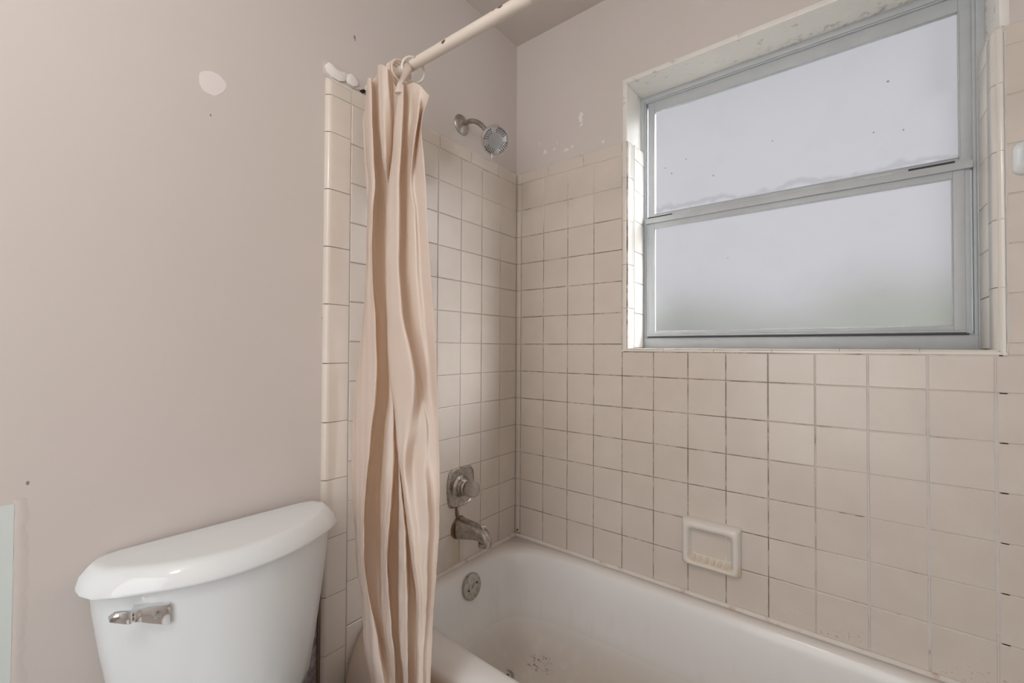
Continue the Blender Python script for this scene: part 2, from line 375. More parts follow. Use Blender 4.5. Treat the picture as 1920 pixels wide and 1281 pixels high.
# bullnose pieces: top course, left edge course
def bull_top(wall, u0_, u1_, flip=False):
    R_ = .015; z0 = LT+G/2; z1 = TOPT
    prof = [(z0, .009), (z0, .0010), (z0+.0012, 0), (z1-R_, 0)]+[(z1-R_+a_, d_) for a_, d_ in arc(R_)[1:]]
    if wall is wall_back: pts = [(u0_+G/2, d_, z_) for z_, d_ in prof]; vec = (u1_-u0_-G, 0, 0)
    else: pts = [(-d_, u0_+G/2, z_) for z_, d_ in prof]; vec = (0, u1_-u0_-G, 0)
    MB().prism(pts, vec).obj('bullnose_tile', TRIM, wall)
u = .0
xs = [0.006, .155, .308, OL]
for i in range(len(xs)-1): bull_top(wall_back, xs[i], xs[i+1])
bull_top(wall_back, OR, 1.45); bull_top(wall_back, 1.45, RX)
ys = [-.007, -.12, -.273, -.426, -.579, -.70, -.754]
for i in range(len(ys)-1): bull_top(wall_left, ys[i+1], ys[i])
zs = [.06, .212, .364, .516, .669, .822, .974, 1.130, 1.287, 1.440, 1.593, 1.746, LT, TOPT-.004]
for i in range(len(zs)-1):
    R_ = .015; y0 = -.754-G/2; y1 = -.823
    prof = [(y0, .009), (y0, .0010), (y0-.0012, 0), (y1+R_, 0)]+[(y1+R_-a_, d_) for a_, d_ in arc(R_)[1:]]
    z0, z1 = zs[i]+G/2, zs[i+1]-G/2
    m_ = MB()
    if i == len(zs)-2:
        lp = []
        for q in range(7):
            t_ = q/6*PI/2; dz = .014*math.sin(t_); bk = .014*(1-math.cos(t_))
            lp.append([(-max(d_, bk), y_, z1-.014+dz if True else z1) for y_, d_ in prof])
        m_.loft([[(-d_, y_, z0) for y_, d_ in prof]]+lp)
    else: m_.prism([(-d_, y_, z0) for y_, d_ in prof], (0, 0, z1-z0))
    m_.obj('bullnose_tile', TRIM, wall_left)
# corner bead, in pieces
zc = [RIM+.012]+ZJ[1:]+[TOPT-.012]
for i in range(len(zc)-1):
    pts = [(-.001, .004), (.0005, -.0012), (.006, -.0035), (.014, -.0035), (.0215, -.0008), (.0222, .004)]
    MB().prism([(a_, c_, zc[i]+.0008) for a_, c_ in pts], (0, 0, zc[i+1]-zc[i]-.0016)).obj('corner_bead', TRIM, wall_back)
# caulk along the tub
pts = [(0, 0), (-.003, 0), (-.009, -.006), (-.009, -.010), (0, -.010)]
CK0 = MB().prism([(.0, y_-.0005 if y_ else -.0002, RIM+.008+z_) for y_, z_ in pts], (RX, 0, 0)).obj('caulk_bead', CAULK)
CK1 = MB().prism([(-y_ if y_ else -.001, -.70, RIM+.008+z_) for y_, z_ in pts], (0, .70, 0)).obj('caulk_bead', CAULK)
# wide white smears over the joints towards the right
random.seed(3)
for xk, wd, ranges in [(XJ[10], .0045, [(.42, 1.16)]), (XJ[11], .006, [(.47, 1.16)]), (XJ[12], .007, [(.55, 1.08)]), (1.3575, .005, [(1.19, 1.88)]), (1.447, .006, [(.5, 1.88)])]:
    for a_, c_ in ranges:
        n = int((c_-a_)/.02); lf_ = []; rt_ = []
        for i in range(n+1):
            z_ = a_+(c_-a_)*i/n; k = wd/2*random.uniform(.45, 1.15)
            lf_.append((xk-k, -.0003, z_)); rt_.append((xk+k*random.uniform(.7, 1.1), -.0003, z_))
        v = lf_+rt_+[(p[0], .003, p[2]) for p in lf_]+[(p[0], .003, p[2]) for p in rt_]; m_ = n+1; f = []
        for i in range(n): f += [(i, i+m_, i+m_+1, i+1), (i, i+1, i+1+2*m_, i+2*m_), (i+m_, i+3*m_, i+3*m_+1, i+m_+1)]
        link('grout_smear', mesh('grout_smear', v, f, SMEAR), wall_back)

# ------------------------------------------------------------------ plaster patches, chips and old paint
def blob(wall, ctr, ru, rz, thick, mt, name, seed, n=22, irr=.3, rot=0):
    random.seed(seed); ph = [random.uniform(0, 2*PI) for _ in range(4)]
    rim_ = []
    for k in range(n):
        t = 2*PI*k/n; r = 1+irr*(.5*math.sin(2*t+ph[0])+.35*math.sin(3*t+ph[1])+.25*math.sin(5*t+ph[2])+.2*math.sin(8*t+ph[3]))
        u_, z_ = ru*r*math.cos(t), rz*r*math.sin(t)
        rim_.append((u_*math.cos(rot)-z_*math.sin(rot), u_*math.sin(rot)+z_*math.cos(rot)))
    def W(u_, z_, d_):
        return (ctr[0]+u_, ctr[1]-d_, ctr[2]+z_) if wall is wall_back else (ctr[0]+d_, ctr[1]+u_, ctr[2]+z_)
    lp = [[W(u_, z_, -.001) for u_, z_ in rim_], [W(u_, z_, thick*.7) for u_, z_ in rim_], [W(u_*.8, z_*.8, thick) for u_, z_ in rim_]]
    return MB().loft(lp, False, True).obj(name, mt, wall, 50)
PATCH = mat('filler_patch', (0.82, 0.78, 0.77), 0.7)
blob(wall_left, on(398, 156, 0, -.015), .023, .029, .0006, PATCH, 'filler_patch', 1, irr=.12, rot=-.5)
for px, py, a_, c_, s_ in [(1089, 220, .010, .017, 2), (1090, 234, .006, .006, 21), (1022, 285, .006, .011, 3), (1039, 280, .005, .006, 4), (1062, 281, .013, .005, 5), (1073, 275, .006, .006, 6), (1011, 270, .003, .004, 7), (1131, 266, .004, .008, 8), (1045, 267, .002, .005, 9)]:
    blob(wall_back, on(px, py, 1, .015), a_, c_, .0012, PATCH, 'filler_patch', s_, irr=.5, rot=.2)
# raised plaster crust above the tile edge
def crust(pxs, thick, mt, name):
    w0 = [on(px, py, 0, -.015) for px, py in pxs]; c0 = sum(w0, Vector())/len(w0)
    lp = [[p+Vector((-.001, 0, 0)) for p in w0], [p+Vector((thick*.8, 0, 0)) for p in w0], [c0+(p-c0)*.82+Vector((thick, 0, 0)) for p in w0]]
    return MB().loft(lp, False, True).obj(name, mt, wall_left, 50)
crust([(607, 124), (613, 119), (619, 122), (627, 132), (636, 137), (645, 139), (648, 144), (643, 155), (632, 154), (620, 146), (611, 135)], .011, PLAS, 'plaster_crust')
crust([(648, 141), (656, 140), (664, 147), (670, 158), (668, 163), (660, 164), (650, 158), (645, 151)], .009, PLAS, 'plaster_crust')
crust([(684, 163), (690, 160), (690, 176), (684, 174)], .006, PLAS, 'plaster_crust')
crust([(674, 170), (680, 168), (684, 170), (686, 173), (680, 175), (676, 173)], .0050, DARKM, 'wall_hole')
crust([(605, 116), (612, 112), (640, 128), (670, 150), (690, 160), (692, 172), (668, 168), (640, 160), (618, 150), (607, 138)], .003, PAINT, 'paint_ridge')
# old mint patch and its ragged paint edge, bare plaster low by the tiles
MB().box((-PP-.001, -2.1, .12), (-PP+.0006, -1.3545, .909)).obj('mint_paint_patch', MINT, wall_left)
random.seed(5); pts = []
n = 70
for i in range(n+1):
    z_ = .12+.795*i/n; pts.append((z_, -1.3545+random.uniform(-.002, .001), -1.3545+.012+random.uniform(0, .008)))
v = []
for z_, ya, yb in pts: v += [(-PP, ya, z_), (-PP+.0013, (ya*.7+yb*.3), z_), (-PP+.0007, (ya*.3+yb*.7), z_), (-PP, yb, z_)]
f = [(4*i+j, 4*i+j+1, 4*i+j+5, 4*i+j+4) for i in range(n) for j in range(3)]
link('paint_ridge', mesh('paint_ridge', v, f, PAINT, 60), wall_left)
MB().box((-PP-.001, -1.30, .0), (-PP+.0008, -.822, .47)).obj('bare_plaster', BARE, wall_left)
GAP_SHADE = mat('gap_shade_brown', (0.16, 0.11, 0.08), .8)
MB().box((-PP-.001, -.829, .0), (-PP+.006, -.822, .60)).obj('gap_shade_strip', GAP_SHADE, wall_left)  # brown strip paints the shade of the gap beside the edge tiles

# ------------------------------------------------------------------ window reveal and sill tiles
RV = empty('trim_1', ((WL+WR)/2, .06, WB), 'white painted window recess with flaking paint and wrap-around glazed tiles', 'trim')
RV['kind'] = 'structure'
YF = .140                                     # front of the aluminium frame
def rv(o): return hang(o, RV)
b = MB()
b.box((WL-.012, PP-.0008, TOPT-.01), (WL+.004, .25, WT-.004)); b.box((WR-.004, PP-.0008, TOPT-.01), (WR+.012, .25, WT-.004))
b.box((WL-.012, PP-.0008, WT-.004), (WR+.012, .25, WT+.012))
rv(b.obj('painted_reveal', WHITEP, bevel=.0012))
b = MB().box((WL-.002, .006, WB-.03), (WL+.008, .145, TOPT-.004)); b.box((WR-.008, .006, WB-.03), (WR+.002, .145, TOPT-.004)); b.box((WL, .006, WB-.03), (WR, .145, WB+.003))
rv(b.obj('grout_bed', GROUT))
JL, JR, SZ = .4845, 1.3375, 1.1752             # tiled jamb faces and sill top
rv(MB().box((OR-.007, -.0004, OB-.0005), (OR+.0008, .008, OB+.0075)).obj('corner_tile', JAMB, bevel=.0008))
rv(MB().box((OL-.0008, -.0004, OB-.0005), (OL+.006, .008, OB+.0075)).obj('corner_tile', JAMB, bevel=.0008))
def wrapL(sign, xo, xj, z0, z1, roundtop=False):
    # profile in plan: from the outer edge on the wall face round into the reveal
    R_ = min(.016, abs(xj-xo)-.002); pr_ = [(xo+sign*G/2, .006), (xo+sign*G/2, .001), (xo+sign*(G/2+.001), 0)]
    for i in range(7):
        t_ = PI/2*i/6; pr_.append((xj-sign*R_*(1-math.sin(t_)), R_*(1-math.cos(t_))))
    pr_ += [(xj, .0500), (xj-sign*.001, .0515), (xj-sign*.006, .0515), (xj-sign*.006, .012)]
    pr_ = [(a_, c_) for a_, c_ in pr_]
    m_ = MB()
    if not roundtop: m_.prism([(a_, c_, z0) for a_, c_ in pr_], (0, 0, z1-z0))
    else:
        cx = sum(p[0] for p in pr_)/len(pr_)
        lp = [[(a_, c_, z0) for a_, c_ in pr_]]
        for q in range(5):
            t_ = PI/2*q/4; s_ = 1-.0*math.sin(t_)
            lp.append([(a_-sign*.009*(1-math.cos(t_)) if abs(a_-xj) < .012 else a_, c_+(.006*(1-math.cos(t_)) if c_ < .004 else 0), z1-.012+.012*math.sin(t_)) for a_, c_ in pr_])
        m_.loft(lp)
    rv(m_.obj('bullnose_tile', JAMB, ang=40))
for sign, xo, xj in ((1, OL, JL), (-1, OR, JR)):
    zz = [OB+.006, 1.313, 1.464, 1.616, 1.767, TOPT]
    for i in range(5): wrapL(sign, xo, xj, zz[i]+.0008, zz[i+1]-.0008, i == 4)
    zz = [SZ+.001]+[A+n*TP for n in range(1, 8)]+[TOPT]
    zz[1] = A+1*TP+.02
    zz = [SZ+.001, 1.2985, 1.408, 1.5175, 1.627, 1.7365, 1.8455, TOPT]
    for i in range(len(zz)-1):
        a_, c_ = zz[i]+.0008, zz[i+1]-.0008
        rv(MB().box((min(xj, xj-sign*.007), .0535, a_), (max(xj, xj-sign*.007), .139, c_)).obj('tile', JAMB, bevel=.0012))
xs = [OL+.004, .603, .756, .909, 1.062, 1.215, OR-.004]
for i in range(6):
    R_ = .011; z0 = OB+.0012
    pr_ = [(.006, z0), (.001, z0), (0, z0+.001)]
    for q in range(7):
        t_ = PI/2*q/6; pr_.append((R_*(1-math.cos(t_)), SZ-R_*(1-math.sin(t_))))
    pr_ += [(.0505, SZ), (.0505, SZ-.006), (.012, SZ-.007)]
    rv(MB().prism([(xs[i]+.0008, a_, c_) for a_, c_ in pr_], (xs[i+1]-xs[i]-.0016, 0, 0)).obj('sill_tile', JAMB, ang=40))
    rv(MB().box((xs[i]+.0008, .0525, SZ-.006), (xs[i+1]-.0008, .1395, SZ)).obj('sill_tile', JAMB, bevel=.0008))

# ------------------------------------------------------------------ the aluminium window
WIN = empty('window_1', ((WL+WR)/2, YF, SZ), 'two-pane frosted window in a grey aluminium frame', 'window'); WIN['kind'] = 'structure'
def wn(o): return hang(o, WIN)
def frame(x0, x1, z0, z1, wl, wr, wb_, wt, y0, y1, name, mt=ALU, bev=.0012):
    m_ = MB(); m_.box((x0, y0, z0), (x0+wl, y1, z1)); m_.box((x1-wr, y0, z0), (x1, y1, z1))
    m_.box((x0+wl, y0, z0), (x1-wr, y1, z0+wb_)); m_.box((x0+wl, y0, z1-wt), (x1-wr, y1, z1))
    return wn(m_.obj(name, mt, bevel=bev))
ZT = 2.088
frame(WL+.004, WR-.004, SZ, WT-.003, .0115, .0165, .0375, .0205, YF, YF+.055, 'outer_frame')
frame(WL+.0155, WR-.0205, SZ+.0375, WT-.0235, .0065, .0065, .002, .004, YF+.004, YF+.05, 'inner_stop')
frame(.4966, 1.3288, 1.646, 2.0805, .024, .0235, .0195, .038, YF+.010, YF+.028, 'upper_sash')
frame(.5185, 1.3075, 1.6635, 2.0445, .0030, .0030, .0030, .0030, YF+.008, YF+.012, 'glazing_bead')
frame(.4945, 1.3235, 1.2145, 1.6300, .0100, .0110, .009, .003, YF+.001, YF+.020, 'lower_sash')
frame(.5050, 1.3130, 1.2235, 1.6290, .0195, .0215, .0125, .018, YF-.003, YF+.012, 'lower_sash_rail')
frame(.5245, 1.2915, 1.2350, 1.6120, .0025, .0025, .0025, .0025, YF-.001, YF+.006, 'glazing_bead')
wn(MB().box((.4945, YF-.010, 1.6290), (1.3275, YF+.018, 1.6480)).obj('meeting_rail', ALU, bevel=.0015))
wn(MB().box((.5000, YF-.006, 1.6475), (1.3230, YF+.012, 1.6545)).obj('rail_lip', ALU, bevel=.001))
wn(MB().box((.5000, YF-.006, 1.2125), (1.3180, YF+.002, 1.2165)).obj('sash_lift_gap', BLACK))
wn(MB().box((.4985, YF-.007, 1.2190), (1.3140, YF+.004, 1.2235)).obj('sash_lift', ALU, bevel=.0008))
wn(MB().box((.5030, YF-.0105, 1.6476), (.5900, YF-.004, 1.6515)).obj('slot', BLACK))
wn(MB().box((1.2080, YF-.0105, 1.6480), (1.2950, YF-.004, 1.6525)).obj('slot', BLACK))
SCR = mat('scratched_white', (.74, .74, .74), .6)
wn(MB().box((1.118, YF-.0068, 1.6495), (1.175, YF-.0058, 1.6515)).obj('scratch', SCR))
wn(MB().box((.6000, YF-.0068, 1.6495), (.650, YF-.0058, 1.6505)).obj('scratch', SCR))
def pane(x0, x1, z0, z1, y0, label):
    v = [(x0, y0, z0), (x1, y0, z0), (x1, y0, z1), (x0, y0, z1), (x0, y0+.004, z0), (x1, y0+.004, z0), (x1, y0+.004, z1), (x0, y0+.004, z1)]
    f = [(0, 1, 2, 3), (7, 6, 5, 4), (0, 4, 5, 1), (1, 5, 6, 2), (2, 6, 7, 3), (3, 7, 4, 0)]
    me = bpy.data.meshes.new('glass_pane'); me.from_pydata(v, [], f); me.materials.append(GLASS); me.materials.append(CLEAR)
    me.polygons.foreach_set('material_index', [0, 1, 1, 1, 1, 1]); me.update()
    o = wn(link('glass_pane', me)); o['label'] = label
pane(.516, 1.310, 1.660, 2.048, YF+.017, 'upper frosted pane with a wavy water mark along its bottom')
pane(.520, 1.296, 1.230, 1.616, YF+.004, 'lower frosted pane of the sliding sash')

# outside, only guessed at through the frosted glass
GRASS = mat('lawn', (.46, .47, .42), .9); HEDG = mat('hedge', (.10, .15, .07), .9); SOFF = mat('eave_soffit', (.55, .55, .53), .8)
structure(MB().box((-8, .30, -.6), (10, 14, -.4)).obj('ground', GRASS), 'lawn outside behind the frosted window', 'ground')
L(HEDG, ramp(HEDG, noise(HEDG, 3, 4), [(.35, (.34, .36, .31)), (.65, (.50, .52, .46))]), P(HEDG).inputs['Base Color'])
v = []; f = []; random.seed(11); nx = 40
for i in range(nx+1):
    for j in range(9):
        v.append((-4+9.5*i/nx, 4.2+random.uniform(-.3, .3), -.4+2.0*j/8+(random.uniform(-.2, .2) if j == 8 else 0)))
for i in range(nx):
    for j in range(8): f.append((i*9+j, i*9+9+j, i*9+10+j, i*9+j+1))
nb = len(v)
v += [(p[0], 5.2, p[2]) for p in v[:nb]]
f += [tuple(a_+nb for a_ in q[::-1]) for q in f]+[(i*9+8, i*9+17, i*9+17+nb, i*9+8+nb) for i in range(nx)]
h_ = link('garden_hedge', mesh('garden_hedge', v, f, HEDG, 60)); h_['label'] = 'dim green hedge blurred behind the lower frosted pane'; h_['category'] = 'hedge'
structure(MB().box((-1.5, .30, 2.30), (3.5, .62, 2.38)).obj('trim_2', SOFF), 'roof eave outside above the window', 'trim')

# ------------------------------------------------------------------ bathtub
TX0, TX1, TY0, TY1 = .002, RX-.002, -.004, -.775
nA = 128
def sup(cx, cy, hx, hy, e, z, dx=0, flat=0):
    out = []
    for k in range(nA):
        t = 2*PI*k/nA; c_, s_ = math.cos(t), math.sin(t)
        out.append(Vector((cx+hx*math.copysign(abs(c_)**(2/e), c_), cy+hy*math.copysign(abs(s_)**(2/e), s_), z)))
    return out
def outer(yf, z, ins=0):
    out = []
    for p in sup(0, 0, 1, 1, 60, 0):
        yy = TY0-ins if p.y > 0 else 0
        yy = (TY0-ins) + (yf-(TY0-ins))*(1-p.y)/2
        out.append(Vector((TX0+ins+(TX1-TX0-2*ins)*(p.x+1)/2, yy, z)))
    return out
TUB = empty('bathtub', (.76, -.39, 0), 'worn white built-in bathtub with a stained floor below the window', 'bathtub')
hang(CK0, TUB); hang(CK1, TUB)
loops = [outer(-.785, 0), outer(-.780, .10), outer(-.775, .20), outer(-.766, .27), outer(-.755, .315), outer(-.741, .350), outer(-.722, .378), outer(-.700, .397, .001), outer(-.680, .407, .002), outer(-.655, RIM-.0005, .004)]
cx, cy = .765, -.326
def inn(z, i, right=0):
    lp = sup(cx, cy, .742-i, .291-i*.75, 5.5-min(i, .1)*18, z)
    for p in lp:
        if p.x > cx: p.x -= right*((p.x-cx)/.74)**2
    return lp
loops += [inn(RIM, -.012), inn(RIM-.0006, -.004), inn(RIM-.003, .003), inn(RIM-.009, .010), inn(RIM-.020, .017), inn(.37, .023), inn(.33, .029, .02), inn(.27, .038, .05), inn(.21, .050, .08), inn(.16, .066, .11), inn(.125, .088, .13), inn(.103, .118, .14), inn(.095, .155, .15), inn(.092, .20, .15), inn(.091, .24, .16)]
b = MB().loft(loops, False, True)
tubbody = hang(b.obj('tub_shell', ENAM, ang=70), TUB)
b = MB()
def disc(o_, ax, rr, th): return [(0, rr), (th*.5, rr), (th*.85, rr*.96), (th, rr*.88), (th, .0005)]
oc = Vector((.052, -.314, .352)); oa = Vector((.99, 0, .14)).normalized()
OV = hang(b.lathe(disc(0, 0, .043, .007), oc, oa, 40).obj('overflow_plate', CHROME), TUB)
for s_ in (-1, 1):
    ip_ = Vector((-.14, 0, .99)).normalized(); c_ = oc+oa*.0066+Vector((0, 1, 0))*s_*.021+ip_*s_*.006
    o_ = MB().lathe([(0, .0040), (.0008, .0040)], c_, oa, 12).obj('screw_hole', BLACK); o_.parent = OV; o_.matrix_parent_inverse = OV.matrix_parent_inverse.inverted() if False else Matrix()
o_ = MB().lathe([(0, .0055), (.003, .005), (.005, .003), (.0052, .0005)], oc+oa*.0066, oa, 12).obj('centre_screw', CHROME); o_.parent = OV
dr = hang(MB().lathe([(0, .030), (.003, .030), (.0045, .026), (.002, .020), (.001, .019), (.001, .0005)], (.185, -.292, .0925), (0, 0, 1), 32).obj('drain', CHROME), TUB)
o_ = MB().lathe([(0, .014), (.0012, .014), (.0014, .0005)], (.185, -.292, .0935), (0, 0, 1), 20).obj('drain_hole', BLACK); o_.parent = dr

# ------------------------------------------------------------------ shower fittings
FX = -PP
SH = empty('wall_shower', (FX, -.311, 1.975), 'round chrome shower head on a bent arm high on the end wall', 'shower')
hc = Vector((.150, -.322, 1.868)); hn = Vector((.74, -.34, -.58)).normalized()
arm = [Vector((FX, -.311, 1.975))]
back = hc-hn*.045
p0 = Vector((FX, -.311, 1.975)); p1 = Vector((.075, -.313, 1.972)); p2 = back
path = [p0, Vector((.01, -.311, 1.975))]
for i in range(11):
    t = i/10; a_ = Vector((.02, -.312, 1.975)); path.append((1-t)**2*a_+2*t*(1-t)*p1+t*t*p2)
hang(MB().tube(path, .0085, 16).obj('shower_arm', CHROME), SH)
hang(MB().lathe([(0, .036), (.002, .036), (.005, .034), (.011, .024), (.016, .013), (.018, .009)], (FX, -.311, 1.975), (1, 0, 0), 36).obj('wall_flange', CHROME), SH)
hb = MB().lathe([(-.052, .009), (-.050, .013), (-.038, .014), (-.036, .018), (-.026, .020), (-.020, .030), (-.012, .041), (-.004, .0465), (.004, .048), (.009, .0475), (.0125, .045), (.0125, .0435), (.0100, .0425)], hc, hn, 48, True, True).obj('head_shell', CHROME2)
hb = hang(hb, SH)
fc = MB().lathe([(.0100, .0425), (.0125, .036), (.014, .020), (.0145, .0005)], hc, hn, 48, False).obj('spray_face', FACE); fc.parent = hb
a1 = hn.orthogonal().normalized(); a2 = hn.cross(a1)
nz = MB()
def nub(r_, t_, sz, hh):
    c_ = hc+(a1*math.cos(t_)+a2*math.sin(t_))*r_
    h0 = .0100+.0045*(1-(r_/.0435)**2)
    nz.lathe([(h0-.001, sz), (h0+hh, sz*.8)], c_, hn, 6)
for ring_, cnt, sz in ((.0392, 36, .0027), (.0335, 31, .0026), (.0280, 26, .0022)):
    for k in range(cnt):
        if (k*12//cnt) % 3 != 2: nub(ring_, 2*PI*k/cnt, sz, .0012)
for ring_, cnt, sz in ((.025, 28, .0010), (.020, 22, .0010), (.015, 16, .0010), (.010, 11, .0010), (.005, 5, .0010)):
    for k in range(cnt): nub(ring_, 2*PI*k/cnt, sz, .001)
o_ = nz.obj('nozzles', RUBBER); o_.parent = hb; o_['kind'] = 'stuff'
dn = (-Vector((0, 0, 1)) - hn*(-hn.z)).normalized()
ld = (dn*1.0 - a1*0).normalized()
o_ = MB().tube([hc+ld*.040+hn*.006, hc+ld*.050+hn*.010, hc+ld*.057+hn*.011], [.0045, .0042, .003], 10).obj('spray_lever', CHROME2); o_.parent = hb
# mixer valve
VC = Vector((.0, -.318, .686))
VA = empty('mixer_valve', VC, 'scaled chrome square mixer plate with a clear acrylic knob, above the spout', 'faucet')
def vplate(h, sc_, ht=0):
    out = []
    n = 64
    for k in range(n):
        t = 2*PI*k/n+PI/4
        # square with bowed sides
        q = ((k % 16)/16-.5)*2
        r_ = .0715*sc_*(1-.18*(1-abs(q))**1.2*(1 if True else 0)+.0)
        bow = .0715*sc_
        c_, s_ = math.cos(t), math.sin(t)
        e = 7.0
        rr = (abs(c_)**e+abs(s_)**e)**(-1/e)*.0665*sc_
        y_, z_ = rr*c_, rr*s_
        y_ *= 1-.13*(abs(z_)/(.0665*sc_))**2.0; z_ *= 1.03-.07*(abs(y_)/(.0665*sc_))**2
        out.append(VC+Vector((h, y_, z_)))
    return out
def vcirc(h, r_): return [VC+Vector((h, r_*math.cos(2*PI*k/64+PI/4), r_*math.sin(2*PI*k/64+PI/4))) for k in range(64)]
pl = hang(MB().loft([vplate(-.004, 1.0), vplate(.003, 1.0), vplate(.0055, .97), vplate(.0080, .93), vplate(.0050, .88), vcirc(.0040, .052), vcirc(.0020, .046), vcirc(.0025, .038), vcirc(.008, .032), vcirc(.012, .028)], True, True).obj('escutcheon', CHROME), VA)
hang(MB().lathe([(.010, .031), (.016, .031), (.020, .028), (.030, .027), (.033, .024), (.034, .018), (.040, .018)], VC, (1, 0, 0), 32).obj('collar', CHROME), VA)
kb = MB(); lp = []
for h, r_ in [(.036, .017), (.040, .024), (.047, .0275), (.056, .0285), (.065, .027), (.072, .023), (.077, .015), (.079, .004)]:
    lp.append([VC+Vector((h, r_*(1+.035*math.cos(8*2*PI*k/32))*math.cos(2*PI*k/32), r_*(1+.035*math.cos(8*2*PI*k/32))*math.sin(2*PI*k/32))) for k in range(32)])
hang(kb.loft(lp).obj('knob', ACR), VA)
hang(MB().tube([VC+Vector((.030, .010, -.010)), VC+Vector((.060, .026, -.020)), VC+Vector((.066, .034, -.022))], [.010, .009, .007], 10).obj('knob_grip', ACR), VA)
b = MB()
# spout
SPc = Vector((0, -.325, .545))
SP = empty('tub_spout', SPc, 'scaled grey chrome tub spout with a small diverter knob', 'spout')
lp = []
for s_, hh, hz, dz in [(0, .027, .033, 0), (.004, .030, .036, 0), (.02, .030, .035, 0), (.05, .0275, .031, .003), (.08, .025, .0265, .005), (.10, .0235, .0235, .004), (.118, .0215, .0225, -.001), (.130, .019, .022, -.008), (.138, .0165, .020, -.016), (.141, .013, .016, -.022)]:
    lp.append([SPc+Vector((s_, hh*math.copysign(abs(math.cos(2*PI*k/32))**.8, math.cos(2*PI*k/32)), dz+hz*math.copysign(abs(math.sin(2*PI*k/32))**.85, math.sin(2*PI*k/32)))) for k in range(32)])
hang(MB().loft(lp).obj('spout_body', CHROME, ang=60), SP)
hang(MB().lathe([(-.002, .018), (-.012, .019), (-.016, .018)][::-1], SPc+Vector((.117, 0, -.019)), (0, 0, 1), 20).obj('outlet', CHROME), SP)
hang(MB().lathe([(0, .0035), (.010, .0035), (.011, .008), (.015, .009), (.017, .007), (.0175, .001)], SPc+Vector((.112, 0, .018)), (0, 0, 1), 20).obj('diverter_knob', CHROME2), SP)
RUST = mat('rust_brown_ring', (.20, .12, .06), .8)
hang(MB().lathe([(-.001, .040), (.002, .039), (.004, .035)], SPc+Vector((0, 0, -.001)), (1, 0, 0), 32).obj('rust_ring', RUST), SP)
hang(MB().tube([VC+Vector((.002, -.022, -.070)), VC+Vector((.003, -.020, -.090)), VC+Vector((.004, -.016, -.108))], [.004, .006, .005], 8).obj('rust_crust', RUST), VA)

# ------------------------------------------------------------------ soap dish
SD = empty('soap_dish', (.754, 0, .582), 'white ceramic soap dish with a brown-stained ledge on the window wall', 'soap dish')
def rr(x0, x1, z0, z1, r_, y, n=6):
    out = []
    for cx_, cz_, a_ in ((x1-r_, z1-r_, 0), (x0+r_, z1-r_, PI/2), (x0+r_, z0+r_, PI), (x1-r_, z0+r_, 1.5*PI)):
        for i in range(n+1):
            t = a_+PI/2*i/n; out.append(Vector((cx_+r_*math.cos(t), y, cz_+r_*math.sin(t))))
    return out
x0, x1, z0, z1 = .668, .832, .512, .652
lp = [rr(x0, x1, z0, z1, .006, .004), rr(x0, x1, z0, z1, .006, -.014), rr(x0+.004, x1-.004, z0+.003, z1-.004, .010, -.026), rr(x0+.009, x1-.009, z0+.007, z1-.010, .014, -.0325),
      rr(x0+.015, x1-.015, z0+.012, z1-.018, .016, -.033), rr(x0+.020, x1-.020, z0+.017, z1-.025, .014, -.028), rr(x0+.023, x1-.023, z0+.021, z1-.029, .012, -.012), rr(x0+.028, x1-.028, z0+.030, z1-.034, .010, .000), rr(x0+.040, x1-.040, z0+.045, z1-.045, .008, .002)]
hang(MB().loft(lp, True, True).obj('dish_body', CHINA2, ang=60), SD)
for i in range(6):
    xx = x0+.034+i*.0185
    hang(MB().tube([(xx, -.004, z0+.026), (xx, -.014, z0+.0205), (xx, -.026, z0+.0165)], [.0042, .0045, .003], 8).obj('drain_rib', CHINA2), SD)
# ceramic holder at the right edge
HD = empty('towel_bar_holder', (1.396, 0, 1.59), 'white glazed ceramic bar holder at the right edge beside the window', 'holder')
lp = []
for y_, s_ in ((.004, 1.0), (-.006, 1.0), (-.011, .95), (-.018, .72), (-.030, .58), (-.044, .56), (-.052, .50), (-.054, .42), (-.050, .36), (-.030, .34)):
    lp.append(rr(1.396-.031*s_, 1.396+.031*s_, 1.59-.036*s_, 1.59+.036*s_, .016*s_, y_))
hang(MB().loft(lp).obj('holder_body', CHINA, ang=60), HD)
hang(MB().lathe([(0, .010), (.034, .010)], (1.396, -.032, 1.59), (0, 1, 0), 20).obj('socket', TRIM), HD)

